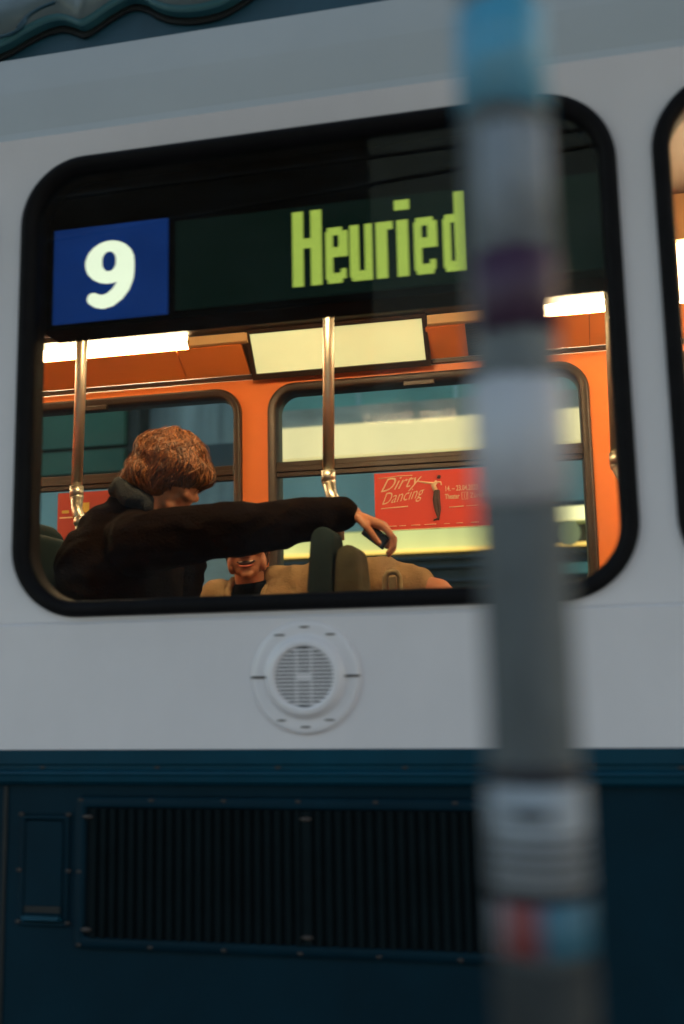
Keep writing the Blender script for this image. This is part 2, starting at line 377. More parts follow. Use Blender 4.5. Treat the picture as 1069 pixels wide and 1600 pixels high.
for pts in ([(-1.262, 3.145), (-1.25, 3.165), (-1.232, 3.185), (-1.205, 3.2), (-1.17, 3.21)], [(-1.245, 3.175), (-1.246, 3.155), (-1.262, 3.138), (-1.285, 3.128), (-1.31, 3.125)]):
    pp = smooth_line(pts, 4); tube(g, [(x, yb(z)-.036, z) for x, z in pp], [.0045]*len(pp), 8)
obj('swirl_mark', g, 'roofblue', fair)
# blue belt: flat band, groove, ridge, undercut
g = NB(); extr(g, [(-.004, 1.3935), (-.006, 1.392), (-.006, 1.3655), (-.001, 1.362), (-.001, 1.354), (-.012, 1.350), (-.016, 1.346), (-.012, 1.341), (-.008, 1.330), (.004, 1.322), (.03, 1.322), (.03, 1.3935)], X0, X1)
obj('belt_moulding', g, 'blue', tram)
g = NB(); panel(g, X0, X1, .30, 1.3215, [], .012, .035)
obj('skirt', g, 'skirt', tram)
for s in (-1.1735, .213+.0, -3.9, 1.9):
    obj('panel_joint', B(s-.004, s+.004, .0085, .0125, .32, 1.318), 'blackm', tram)
# rivets along belt and hatch frames
def rivet(name, par, x, z, y, r=.006):
    b = NB(); ball(b, (x, y, z), (r, r*.45, r), sub=2); obj(name, b, 'bolt', par, smooth=True)
for i in range(30): rivet('belt_rivet', tram, -4.4 + i*.255, 1.3575, -.0015, .0045)
# access hatch
def hatch(x0, x1, z0, z1):
    h = obj('access_hatch', plate(NB(), x0+.014, x1-.014, z0+.022, z1-.014, .006, .004, .0115), 'skirt', tram, bevel=.0015)
    obj('hatch_frame', ring(NB(), x0, x1, z0, z1, .008, [(0, .0118), (.002, .006), (.010, .006), (.012, .0118)]), 'skirt', h)
    obj('finger_slot', B(x0+.016, x1-.016, .0018, .0038, z0+.030, z0+.042), 'blackm', h)
    obj('hatch_lip', extr(NB(), [(.0115, z0+.012), (-.006, z0+.016), (-.004, z0+.024), (.0115, z0+.0215)], x0+.014, x1-.014), 'blue', h)
    for x, z in ((x0+.002, z1), (x1-.002, z1), (x0, (z0+z1)/2), (x1, (z0+z1)/2), (x0, z0+.01), (x1, z0+.01)): rivet('hatch_screw', h, x, z, .0055, .005)
hatch(-1.136, -1.025, 1.038, 1.262)
hatch(.30, .42, 1.038, 1.262)
# ventilation grille
def grille(x0, x1, z0, z1):
    gr = obj('vent_grille', B(x0+.02, x1-.02, .0075, .0118, z0+.02, z1-.02), 'grille', tram)
    n = int((x1-x0-.06)/.0205)
    b = NB()
    for i in range(n):
        xx = x0+.035+i*.0205; extr_rib = [(xx, .0072), (xx+.004, -.003), (xx+.012, -.003), (xx+.016, .0072)]
        lo = [b.verts.new((px, py, z0+.024)) for px, py in extr_rib]; hi = [b.verts.new((px, py, z1-.024)) for px, py in extr_rib]
        for k in range(4): b.faces.new((lo[k], lo[(k+1) % 4], hi[(k+1) % 4], hi[k]))
        b.faces.new(lo[::-1]); b.faces.new(hi)
    sl = obj('louvre', b, 'grille', gr)
    obj('grille_frame', ring(NB(), x0, x1, z0, z1, .01, [(0, .0118), (.0015, .003), (.020, .001), (.0235, .004), (.0235, .0118)]), 'skirt', gr)
    mid = x0 + .492
    obj('mullion', B(mid-.009, mid+.009, -.0045, -.0032, z0+.026, z1-.026), 'grille', gr)
    for cx in (x0+.032, mid, x1-.032):
        for cz in (z0+.040, z1-.040):
            obj('clip', ball_bm((cx, -.006, cz), (.011, .004, .005)), 'bolt', gr)
    nx = 6
    for i in range(nx+1):
        for z in (z0+.008, z1-.008): rivet('grille_screw', gr, x0+.012+(x1-x0-.024)*i/nx, z, .002, .0045)
    rivet('grille_screw', gr, x0+.01, (z0+z1)/2, .002, .0045); rivet('grille_screw', gr, x1-.01, (z0+z1)/2, .002, .0045)
def ball_bm(p, r):
    b = NB(); ball(b, p, r); return b
grille(-1.010, -.060, 1.000, 1.300)
# round loudspeaker / vent cover
cx, cz = -.5135, 1.535
g = NB()
lathe(g, [(.1125, -.0035), (.1125, -.010), (.109, -.0135), (.100, -.014), (.088, -.013), (.084, -.013), (.0805, -.016), (.077, -.024), (.072, -.028), (.066, -.029), (.0605, -.028), (.059, -.024), (.0595, -.0035)], cx, cz, 0, 72)
vent = obj('vent_cover', g, 'white', tram)
g = NB()
for i in range(15):
    z = cz - .0525 + i*.0075; hw = math.sqrt(max(.0596**2 - (z-cz)**2, 1e-5))
    box(g, cx-hw, cx+hw, -.025, -.021, z-.0021, z+.0021)
for xx in (-.015, .015): box(g, cx+xx-.0012, cx+xx+.0012, -.0246, -.0206, cz-.056, cz+.056)
obj('grating', g, 'white', vent)
g = NB(); lathe(g, [(.0585, -.018), (.0005, -.018)], cx, cz, 0, 48); obj('vent_mesh', g, mat and 'grime', vent)
g = NB(); box(g, cx-.016, cx+.016, -.0258, -.0206, cz-.0045, cz+.0045); obj('badge', g, 'white', vent)
for a in (0, 180):
    x = cx + math.cos(R(a))*.094; obj('screw_slot', B(x-.017, x+.017, -.0155, -.0125, cz-.0022, cz+.0022), 'bolt', vent)
for a, s in ((122, .010), (57, .009), (-120, .008), (-60, .009), (90, .009), (-90, .009)):
    x = cx + math.cos(R(a))*.098; z = cz + math.sin(R(a))*.098; obj('screw_slot', B(x-s, x+s, -.0152, -.0125, z-.0016, z+.0016), 'bolt', vent)

# ------------------------------------------------------------------ near windows (outer side)
for i, x in enumerate(WX):
    f = obj('window', ring(NB(), x, x+WW, WZ0, WZ1, .155, [(0, .002), (.003, -.012), (.010, -.018), (.022, -.018), (.031, -.012), (.036, .004), (.036, .05), (.010, .05), (.010, .002)]), 'rubber', tram)
    obj('glass', plate(NB(), x+.033, x+WW-.033, WZ0+.033, WZ1-.033, .121, .006, .010), 'glass', f)
# inner lining of the near wall
obj('inner_lining', panel(NB(), X0, X1, .86, 2.78, [(x+.020, x+WW-.020, WZ0+.020, WZ1-.020, .134) for x in WX], .051, .06), 'orange', tram)
obj('ceiling', extr(NB(), [(.061, 2.781), (.30, 2.93), (.55, 2.985), (1.30, 2.985), (1.60, 2.885), (1.60, 2.90), (1.32, 3.0), (.53, 3.0), (.28, 2.95), (.061, 2.80)], X0, X1), 'ceil', tram)
obj('floor', B(X0, X1, .036, FY+.03, .80, .85), 'floor', tram)
for x in (X0, X1-.03): obj('end_wall', B(x, x+.03, .061, FY-.001, .851, 2.78), 'orange', tram)

# ------------------------------------------------------------------ far wall (inside)
FW = [(-1.1175 + 1.3475*k) for k in (-3, -2, -1, 0, 1, 2)]
FWW = 1.2425; FZ0, FZ1 = 1.78, 2.671
obj('far_lining', panel(NB(), X0, X1, .851, 2.698, [(x+.01, x+FWW-.01, FZ0+.01, FZ1-.01, .10) for x in FW], FY, FY+.04), 'orange', tram)
obj('far_side_panel', panel(NB(), X0, X1, .30, 3.05, [(x+.01, x+FWW-.01, FZ0+.01, FZ1-.01, .10) for x in FW], FY+.041, FY+.07), 'white', tram)
for x in FW:
    f = obj('window', ring(NB(), x, x+FWW, FZ0, FZ1, .112, [(0, FY-.001), (.004, FY-.016), (.014, FY-.022), (.022, FY-.014), (.031, FY-.018), (.036, FY-.004), (.040, FY+.02), (.040, FY+.071), (.012, FY+.071), (.012, FY-.001)]), 'brown', tram)
    obj('glass', plate(NB(), x+.037, x+FWW-.037, FZ0+.037, FZ1-.037, .075, FY+.028, FY+.031), 'glassf', f)
    g = NB()
    for z0, z1, y in ((2.294, 2.312, FY-.004), (2.313, 2.334, FY-.012), (2.335, 2.354, FY-.002)):
        box(g, x+.036, x+FWW-.036, y, FY+.0265, z0, z1)
    obj('transom', g, 'brown', f, bevel=.002)
    obj('window_latch', B(x+.55, x+.67, FY-.030, FY-.008, FZ1-.056, FZ1-.036), 'brown', f, bevel=.003)
# ledge between wall and cove, and the sloped cove panels
obj('cove_rail', extr(NB(), [(FY-.002, 2.699), (FY-.022, 2.700), (FY-.024, 2.712), (FY-.010, 2.717), (FY-.002, 2.714)], X0, X1), 'brown', tram)
CB, CT = (FY-.012, 2.718), (1.66, 2.803)               # bottom and top (y, z) of the cove
def cove(x0, x1, m, name='cove_panel', t0=0., t1=1., out=.0, par=None):
    (ya, za), (yc, zc) = CB, CT
    p = lambda t, o: (ya+(yc-ya)*t - o*.55, za+(zc-za)*t - o*.84)
    a, b = p(t0, out), p(t1, out); c_, d = p(t1, out-.012), p(t0, out-.012)
    return obj(name, extr(NB(), [a, b, c_, d], x0, x1), m, par or tram)
SP = [(-4.6, -3.02), (-3.018, -2.16), (-2.158, -1.452), (-1.450, -1.1825)]
for a, b in SP: cove(a, b-.002, 'cove')
cove(-.462, -.315, 'cove'); cove(-.10, .135, 'cove'); cove(.137, 1.2, 'cove'); cove(1.202, 3.6, 'cove')
obj('ventilation_panel', extr(NB(), [(CB[0], CB[1]), (CT[0], CT[1]), (CT[0]+.008, CT[1]+.008), (CB[0]+.008, CB[1]+.008)], -.313, -.102), 'brown', tram)
g = NB()
for i in range(12):
    t = (i+.5)/12; y = CB[0]+(CT[0]-CB[0])*t; z = CB[1]+(CT[1]-CB[1])*t
    box(g, -.305, -.110, y-.004, y-.001, z-.0045, z-.0005)
obj('vent_slat', g, 'grille', tram)
obj('cove_backing', extr(NB(), [(FY-.002, 2.722), (CT[0]+.014, CT[1]+.004), (CT[0]+.020, CT[1]+.012), (FY-.002, 2.735)], X0, X1), 'brown', tram)
# lamps in the cove: lit tubes behind diffusers, and unlit tan covers between
def cove_lamp(x0, x1, m='lamp', name='cove_lamp', y=1.655, z0=2.807, z1=2.850):
    l = obj(name, extr(NB(), [(y, z0), (y-.014, z0+.010), (y-.020, z0+.022), (y-.014, z1-.008), (y, z1), (y+.02, z1), (y+.02, z0)], x0, x1), m, tram)
    for xx in (x0-.006, x1): obj('end_cap', extr(NB(), [(y+.022, z0-.002), (y-.006, z0-.002), (y-.022, z0+.02), (y-.006, z1+.002), (y+.022, z1+.002)], xx+.0005, xx+.0055), 'tan', l)
    return l
cove_lamp(-4.4, -3.3); cove_lamp(-2.05-.25, -1.400); cove_lamp(-3.2, -2.42)
cove_lamp(-.075, .230); cove_lamp(.70, 1.3); cove_lamp(1.5, 2.7)
for a, b in ((-1.392, -1.155), (-.452, -.085), (1.31, 1.49)):
    obj('lamp_cover', extr(NB(), [(1.652, 2.808), (1.642, 2.812), (1.640, 2.845), (1.652, 2.850), (1.67, 2.850), (1.67, 2.808)], a, b), 'tan', tram)
obj('cove_top_rail', extr(NB(), [(1.648, 2.8525), (1.60, 2.862), (1.60, 2.884), (1.66, 2.880), (1.68, 2.8525)], X0, X1), 'brown', tram)
# slanting light box over the middle pillar (frame + backlit sheet)
def lightbox(x0, x1):
    bot, top = Vector((0, FY-.035, 2.705)), Vector((0, 1.655, 2.853)); n = Vector((0, -.73, -.68)).normalized(); u = top-bot
    def quad(bm, xa, xb, t0, t1, o0, o1, mi=0):
        pts = []
        for o_ in (o0, o1):
            for xx, t in ((xa, t0), (xb, t0), (xb, t1), (xa, t1)):
                p = bot + u*t + n*o_; pts.append(bm.verts.new((xx, p.y, p.z)))
        for f in ((0,1,2,3), (7,6,5,4), (0,4,5,1), (1,5,6,2), (2,6,7,3), (3,7,4,0)): bm.faces.new([pts[k] for k in f]).material_index = mi
    b = NB(); quad(b, x0+.012, x1-.012, .06, .97, -.01, .012)
    p = obj('light_box', b, 'backlit', tram)
    b = NB()
    quad(b, x0-.006, x1+.006, -.07, .058, -.01, .018); quad(b, x0-.006, x1+.006, .972, 1.06, -.01, .018)
    quad(b, x0-.006, x0+.0115, .059, .971, -.01, .018); quad(b, x1-.0115, x1+.006, .059, .971, -.01, .018)
    obj('light_box_frame', b, 'brown', p)
lightbox(-1.158, -.462)
# lamps over the near windows, mirrored
for a, b in ((-4.4, -3.5), (-1.02, -.52), (1.5, 2.7)):
    obj('near_cove_lamp', extr(NB(), [(.30, 2.86), (.314, 2.852), (.34, 2.862), (.345, 2.905), (.30, 2.90)], a, b), 'lampn', tram)
# lamp box hanging in the next bay
l = obj('ceiling_lamp', B(.388, 1.15, 1.15, 1.25, 2.665, 2.835), 'lampsoft', tram, bevel=.01)
obj('lamp_bracket', B(.372, .3865, 1.13, 1.27, 2.64, 2.984), 'tan', l)
obj('lamp_tray', B(.3875, 1.16, 1.14, 1.26, 2.836, 2.984), 'tan', l)

# ------------------------------------------------------------------ destination display behind the glass
d = obj('destination_display', B(-1.152, .128, .062, .152, 2.33, 2.70), 'housing', tram, bevel=.003)
obj('number_field', B(-1.117, -.838, .055, .0612, 2.342, 2.568), 'numblue', d)
obj('matrix_field', B(-.818, .113, .055, .0612, 2.348, 2.556), 'lcd', d)
# numeral 9, drawn as a fine raster of its outline
def nine(u, v):
    # u right, v up, box 0..1 x 0..1.36
    ox, oz = .5, .93
    e = ((u-ox)/.50)**2 + ((v-oz)/.43)**2
    i = ((u-.49)/.145)**2 + ((v-.945)/.20)**2
    if e <= 1 and i >= 1: return True
    # stem and tail: a thick stroke sweeping down the right side to a blunt hook
    for (ax, ay, ar), (bx, by, br) in zip(NP, NP[1:]):
        dx, dy = bx-ax, by-ay; t = max(0, min(1, ((u-ax)*dx + (v-ay)*dy)/(dx*dx+dy*dy)))
        if math.hypot(u-ax-dx*t, v-ay-dy*t) <= ar+(br-ar)*t and (i >= 1): return True
    return False
NP = [(.855, .98, .145), (.865, .80, .15), (.845, .60, .155), (.78, .42, .155), (.67, .28, .15), (.53, .18, .145), (.38, .145, .14), (.25, .175, .13), (.17, .225, .12)]
g = NB(); nu, nv = 100, 138; s = .1195/nu
vd = {}
def gv(i, j):
    if (i, j) not in vd: vd[i, j] = g.verts.new((-1.0375 + i*s, .0538, 2.366 + j*s*1.0))
    return vd[i, j]
for i in range(nu+4):
    for j in range(nv):
        if nine((i+.5)/nu, (j+.5)/nu): g.faces.new((gv(i, j), gv(i+1, j), gv(i+1, j+1), gv(i, j+1)))
obj('numeral', g, 'numwhite', d, keep=True)
# matrix lettering: (x0, x1, row0, row1) in raster units, rows 0..16
L = [(62,128,0,16),(165,230,0,16),(128,165,8,10.2),
     (250,292,1,11),(262,350,10,12),(325,375,5.6,11),(262,350,5.6,7.6),(262,350,0,2),(335,365,1,2.9),
     (388,440,1,12),(470,518,0,12),(400,500,0,2),
     (540,600,0,12),(560,632,10,12),
     (655,718,0,12),(645,725,14.2,16.2),
     (748,790,1,11),(760,848,10,12),(823,873,5.6,11),(760,848,5.6,7.6),(760,848,0,2),(833,863,1,2.9),
     (905,945,1,11),(915,1000,10,12),(915,1000,0,2),(965,1018,0,16.6)]
g = NB(); cell = 10.5; kx = .375/(1015-62); rz = .171/16
nrow = 40
for i in range(int(1020/cell)):
    for j in range(nrow):
        px = (i+.5)*cell; pr = (j+.5)*17/nrow
        if any(a <= px <= b and r0 <= pr <= r1 for a, b, r0, r1 in L):
            x = -.546 + (px-62)*kx; z = 2.372 + pr*rz; hx = cell*kx*.44; hz = 17/nrow*rz*.42
            vs = [g.verts.new((x+sx*hx, .0538, z+sz*hz)) for sx, sz in ((-1,-1),(1,-1),(1,1),(-1,1))]; g.faces.new(vs)
obj('lettering', g, 'lcdtext', d, keep=True)

# ------------------------------------------------------------------ handrails and seats
def stanchion(x, top_x=None):
    y = .9; tx = x + .016 if top_x is None else top_x
    b = NB(); tube(b, [(tx, y, 2.984), (x, y, 2.115)], .0175, 18)
    h = obj('handrail', b, 'steel', tram)
    b = NB(); tube(b, [(x, y, 2.13), (x, y, 2.095)], .0215, 18); ball(b, (x+.001, y, 2.095), .0215)
    tube(b, [(x+.001, y, 2.095), (x+.012, y-.02, 2.055), (x+.040, y-.05, 2.01)], [.0195, .017, .0185], 18); ball(b, (x+.040, y-.05, 2.01), .021)
    obj('joint', b, 'steel', h, smooth=True)
    b = NB(); tube(b, [(x+.040, y-.05, 2.01), (x+.040, y-.05, 1.915)], .015, 18); obj('foot_tube', b, 'steel', h)
for x in (-4.40, -3.6, -2.45, -1.480, -.669, .160, 1.05, 1.9, 2.7): stanchion(x)
def seat_pair(x, y0=.36, y1=.80, top=1.915, second='seato'):
    yc, hw = (y0+y1)/2, (y1-y0)/2
    for sgn, off, mm in ((-1, -.034, 'seatg'), (1, .032, second)):
        b = NB(); n = 9
        # back: rounded slab leaning slightly, profile in (x, z) swept over y with rounded top corners
        cols = []
        for k in range(n*2+1):
            y = yc - hw + 2*hw*k/(2*n); e = abs(y-yc)/hw; tz = top - (.0 if sgn < 0 else .05) - .16*max(0, e-.55)**2/.2
            th = .031 if sgn < 0 else .031
            pr = []
            for q in range(9):
                a = math.pi*q/8; pr.append((x+off+math.cos(a)*th, y, tz-th+math.sin(a)*th))
            pr = [(x+off+sgn*.05+th, y, 1.28)] + pr + [(x+off+sgn*.05-th, y, 1.28)]
            cols.append([b.verts.new(p) for p in pr])
        for A, D in zip(cols, cols[1:]):
            for q in range(len(A)-1): f = b.faces.new((A[q], A[q+1], D[q+1], D[q])); f.smooth = True
            b.faces.new((A[-1], A[0], D[0], D[-1]))
        b.faces.new(cols[0]); b.faces.new(cols[-1][::-1])
        st = obj('seat', b, mm, tram)
        cu = obj('cushion', B(min(x+sgn*.09, x+sgn*.5), max(x+sgn*.09, x+sgn*.5), y0+.01, y1-.01, 1.22, 1.30), 'seato', st, bevel=.03, seg=4)
        obj('seat_base', B(min(x+sgn*.12, x+sgn*.42), max(x+sgn*.12, x+sgn*.42), y0+.08, y1-.08, .851, 1.219), 'seatg', st, bevel=.01)
for x in (-3.45, -.575, .235, 1.75): seat_pair(x, .52, .70)
seat_pair(-1.53, .42, 1.02, 2.005, 'seatg')
for x in (-1.62, -.60, .30): seat_pair(x, 1.20, 1.72, 1.745)
# small grab handle on a seat top beyond the aisle
g = NB(); tube(g, smooth_line3([(-.512, 1.0, 1.74), (-.512, 1.0, 1.815), (-.508, 1.0, 1.828), (-.495, 1.0, 1.832), (-.482, 1.0, 1.828), (-.478, 1.0, 1.815), (-.478, 1.0, 1.74)]) if False else [(-.524, 1.0, 1.30), (-.524, 1.0, 1.815), (-.516, 1.0, 1.828), (-.502, 1.0, 1.832), (-.488, 1.0, 1.828), (-.480, 1.0, 1.815), (-.480, 1.0, 1.30)], .0085, 12)
h = obj('grab_handle', g, 'olive', tram)
obj('handle_plate', B(-.513, -.491, .995, 1.005, 1.30, 1.818), 'olive', h, bevel=.003)

# ------------------------------------------------------------------ posters on the far window
def poster(name, x0, x1, z0, z1, m, y=1.777):
    return obj(name, plate(NB(), x0, x1, z0, z1, .003, y, y+.002), m)
p = poster('poster', -.692, -.247, 2.064, 2.283, 'red')
tag(p, 'bright red theatre poster with script title and dancing figure, on the middle far window', 'poster')
Y = 1.776
g = NB()
add_text(g, 'Dirty', .070, -.674, 2.208, Y, shear=.75, rot=R(-8), offset=-.0005, sx=1.0)
add_text(g, 'Dancing', .062, -.668, 2.160, Y, shear=.75, rot=R(-8), offset=-.0005, sx=.78)
obj('title', g, 'cream', p)
g = NB()
tube(g, [(-.675, Y, 2.262), (-.60, Y, 2.268), (-.545, Y, 2.268)], .0016, 6); tube(g, [(-.668, Y, 2.146), (-.565, Y, 2.150)], .0022, 6)
for a, b_ in ((-.655, -.61), (-.60, -.575), (-.555, -.52), (-.505, -.46), (-.43, -.41), (-.385, -.36), (-.33, -.30)): tube(g, [(a, Y, 2.077), (b_, Y, 2.077)], .0014, 6)
tube(g, [(-.41, Y, 2.138), (-.355, Y, 2.140)], .002, 6); tube(g, [(-.345, Y, 2.140), (-.30, Y, 2.141)], .0012, 6)
obj('rule', g, 'cream', p)
g = NB()
add_text(g, '14. – 23.04.2023', .0285, -.424, 2.200, Y, offset=.0004, sx=.66); add_text(g, 'Theater', .0275, -.424, 2.170, Y, offset=.0004, sx=.62); add_text(g, '11', .0245, -.355, 2.171, Y, offset=.0002, sx=.7); add_text(g, 'Zürich', .0275, -.330, 2.170, Y, sx=.80)
for a, b_ in (((-.360, 2.166), (-.338, 2.166)), ((-.338, 2.166), (-.338, 2.192)), ((-.338, 2.192), (-.360, 2.192)), ((-.360, 2.192), (-.360, 2.166))): tube(g, [(a[0], Y, a[1]), (b_[0], Y, b_[1])], .0009, 5)
obj('date_lettering', g, 'cream', p)
g = NB()   # small dancing figure: dark trousers and hair
limb2 = lambda pts, rs: tube(g, [(x, Y, z) for x, z in pts], rs, 8)
limb2([(-.455, 2.205), (-.462, 2.17), (-.458, 2.13), (-.450, 2.10), (-.452, 2.092)], [.010, .009, .007, .005, .004])
limb2([(-.452, 2.205), (-.450, 2.17), (-.446, 2.13), (-.452, 2.098), (-.470, 2.092)], [.010, .008, .006, .005, .003])
limb2([(-.445, 2.250), (-.443, 2.262)], [.007, .006])
obj('figure_shade', g, 'posterdark', p)
g = NB()
limb2 = lambda pts, rs: tube(g, [(x, Y-.0006, z) for x, z in pts], rs, 8)
limb2([(-.458, 2.205), (-.466, 2.225), (-.452, 2.240)], [.009, .010, .006]); limb2([(-.462, 2.232), (-.49, 2.236), (-.525, 2.244)], [.005, .004, .002]); limb2([(-.455, 2.236), (-.438, 2.236), (-.436, 2.224)], [.004, .003, .003])
obj('figure_light', g, 'cream', p)
obj('poster_rim', B(-.692, -.247, 1.7765, 1.7795, 2.0598, 2.0636), 'cream', p)
p = poster('poster', -2.010, -1.565, 2.058, 2.281, 'red2')
tag(p, 'dull red poster with yellow lettering band, left behind the first handrail', 'poster')
g = NB()
for k in range(9): box(g, -1.99+k*.045, -1.99+k*.045+.030, 1.7755, 1.7765, 2.196, 2.202+.028*((k*7) % 3)/2+.006)
obj('lettering', g, 'yellow', p)
g = NB(); box(g, -2.0, -1.60, 1.7755, 1.7765, 2.176, 2.181); box(g, -1.98, -1.62, 1.7755, 1.7765, 2.078, 2.081); box(g, -1.98, -1.62, 1.7755, 1.7765, 2.066, 2.069); obj('rule', g, 'cream', p)

# ------------------------------------------------------------------ people
def head_pieces(bm, c, rot):
    """face towards local +X, up +Z; rot = 3x3"""
    T = lambda p: Vector(c) + rot @ Vector(p)
    def E(p, r, e=(0, 0, 0)): ball(bm, T(p), r, rot.to_4x4() @ Euler(e).to_matrix().to_4x4())
    E((-.012, 0, .030), (.098, .075, .088)); E((.030, 0, -.030), (.062, .060, .085)); E((.040, 0, -.082), (.045, .043, .032)); E((.071, 0, -.100), (.020, .022, .017))
    cone(bm, T((.086, 0, .008)), .0085, T((.109, 0, -.032)), .0125); E((.098, .013, -.037), (.011, .008, .008)); E((.098, -.013, -.037), (.011, .008, .008))
    cone(bm, T((.079, -.036, .024)), .013, T((.086, 0, .020)), .012); cone(bm, T((.079, .036, .024)), .013, T((.086, 0, .020)), .012)
    for s in (-1, 1):
        E((.066, s*.040, -.028), (.022, .022, .018)); E((.070, s*.032, .003), (.014, .015, .010))
        E((-.004, s*.076, -.012), (.020, .007, .032)); E((.015, s*.052, -.065), (.045, .014, .035), (0, .3, s*.15))
    E((.086, 0, -.056), (.010, .024, .007)); E((.084, 0, -.070), (.009, .020, .007))
    return T
def hand_pieces(bm, wrist, fwd, up, side_thumb, curl, L=.19):
    """palm faces -up; fingers run along fwd and bend towards -up by curl degrees per joint"""
    F = Vector(fwd).normalized(); U = (Vector(up) - F*Vector(up).dot(F)).normalized(); Sd = F.cross(U) * side_thumb
    W = Vector(wrist)
    kn = L*.50
    for s in (-.030, -.010, .012, .032): cone(bm, W + Sd*s*.6, .016, W + F*kn*.95 + Sd*s, .0125)
    for k, (s, ln, sp) in enumerate(((.034, .92, .10), (.012, 1.0, .02), (-.010, .94, -.04), (-.031, .74, -.14))):
        p = W + F*kn + Sd*s; a = curl*.6 + k*4; dirv = lambda ang: (F*math.cos(R(ang)) - U*math.sin(R(ang)) + Sd*sp).normalized()
        for seg, rr, c2 in ((.045, .0105, curl), (.028, .0095, curl*.9), (.022, .0083, curl*.7)):
            q = p + dirv(a)*seg*ln; cone(bm, p, rr, q, rr*.9, 12); p = q; a += c2
    p = W + F*.028 + Sd*.030; d1 = (F*.72 + Sd*.62 - U*.35).normalized(); d2 = (F*.86 + Sd*.15 - U*.55).normalized()
    q = p + d1*.042; cone(bm, p, .014, q, .011, 12); q2 = q + d2*.032; cone(bm, q, .011, q2, .0095, 12); q3 = q2 + d2*.025; cone(bm, q2, .0095, q3, .0085, 12)
def fold(scale, amp, seed=0, str_=(1, 1, 1)):
    def fn(co):
        p = Vector((co.x*str_[0], co.y*str_[1], co.z*str_[2])) * scale + Vector((seed, seed*.7, 0))
        n = noise.noise(p); return amp * (1 - 2*abs(n)) + amp*.5*noise.noise(p*2.3)
    return fn
# --- person in the dark jacket, leaning with one arm stretched over the seats
A = empty('person', (-1.25, .75, .85))
tag(A, 'person with wavy auburn hair and dark jacket leaning forward, arm stretched out to the right', 'person')
hc = Vector((-1.118, .75, 2.088)); hr = (Euler((0, 0, R(-4))).to_matrix() @ Euler((0, R(45), 0)).to_matrix())
b = NB()
T = head_pieces(b, hc, hr)
nb = Vector((-1.215, .75, 2.02))
limb(b, [nb, T((-.03, 0, -.05))], [.062, .058])
sr, sl_ = Vector((-1.125, .585, 1.895)), Vector((-1.15, .93, 1.93))
er, wr = Vector((-.765, .600, 1.925)), Vector((-.565, .72, 1.968))
limb(b, [Vector((-1.30, .75, 1.50)), Vector((-1.27, .75, 1.75)), Vector((-1.22, .75, 1.90)), nb], [.135, .13, .10, .06])
for s in (sr, sl_): limb(b, [Vector((-1.23, .75, 1.90)), s], [.06, .055])
limb(b, [sr, er, wr], [.058, .045, .027])
limb(b, [sl_, Vector((-1.22, 1.02, 1.66)), Vector((-1.12, .95, 1.48))], [.06, .045, .028])
hand_pieces(b, wr, Vector((.90, .10, -.36)), Vector((.32, -.12, .94)), 1, 42)
hand_pieces(b, Vector((-1.12, .95, 1.48)), Vector((.8, 0, -.5)), Vector((.5, 0, .8)), -1, 20)
for s in (-1, 1): limb(b, [Vector((-1.30, .75+s*.09, 1.50)), Vector((-1.12, .75+s*.12, 1.20)), Vector((-1.28, .75+s*.11, .93)), Vector((-1.14, .75+s*.13, .885))], [.095, .062, .045, .035])
o = obj('body', b, 'skin', A); remesh(o, .0050, 2)
b = NB()
for s in (-1, 1):
    limb(b, [Vector((-1.31, .75+s*.08, 1.53)), Vector((-1.12, .75+s*.12, 1.20)), Vector((-1.28, .75+s*.11, .96))], [.115, .08, .062])
o = obj('trousers', b, 'jeans', A); remesh(o, .010, 3, fold(9, .004))
b = NB()
for s in (-1, 1): ball(b, (-1.22, .75+s*.12, .895), (.13, .048, .044)); ball(b, (-1.28, .75+s*.11, .95), (.055, .046, .07))
o = obj('shoe', b, 'blackm', A); remesh(o, .009, 2)
b = NB()
limb(b, [Vector((-1.29, .75, 1.46)), Vector((-1.262, .74, 1.68)), Vector((-1.225, .74, 1.86)), Vector((-1.225, .75, 2.000))], [.19, .18, .150, .082]); ball(b, (-1.275, .75, 1.93), .115)
ball(b, (-1.30, .74, 1.82), (.125, .20, .17)); ball(b, (-1.315, .74, 1.62), (.15, .2, .28))
for s, t in ((sr, -1), (sl_, 1)): limb(b, [Vector((-1.235, .75, 1.925)), s], [.095, .084])
limb(b, [sr, Vector((-.93, .592, 1.921)), er + Vector((0, 0, .004)), Vector((-.66, .66, 1.952)), wr + Vector((-.025, -.015, .000))], [.086, .072, .066, .056, .043])
limb(b, [sl_, Vector((-1.22, 1.02, 1.66)), Vector((-1.14, .96, 1.50))], [.09, .07, .045])
o = obj('jacket', b, 'jacket', A); remesh(o, .008, 4, fold(11, .0075, 3, (1, 1, 1.6)))
b = NB(); pts = []
for k in range(26):
    a = 2*math.pi*k/26; v = Vector((.068*math.cos(a), .082*math.sin(a), 0)); v = Euler((0, R(32), 0)).to_matrix() @ v
    pts.append(nb + Vector((.018, 0, .036)) + v)
tube(b, pts, .024, 12, closed=True); 
for k in range(0, 26, 1): ball(b, pts[k] - Vector((.004, 0, .010)), .024 + .005*math.sin(k*1.7))
o = obj('knitted_collar', b, 'knit', A); remesh(o, .006, 2, fold(30, .003, 5))
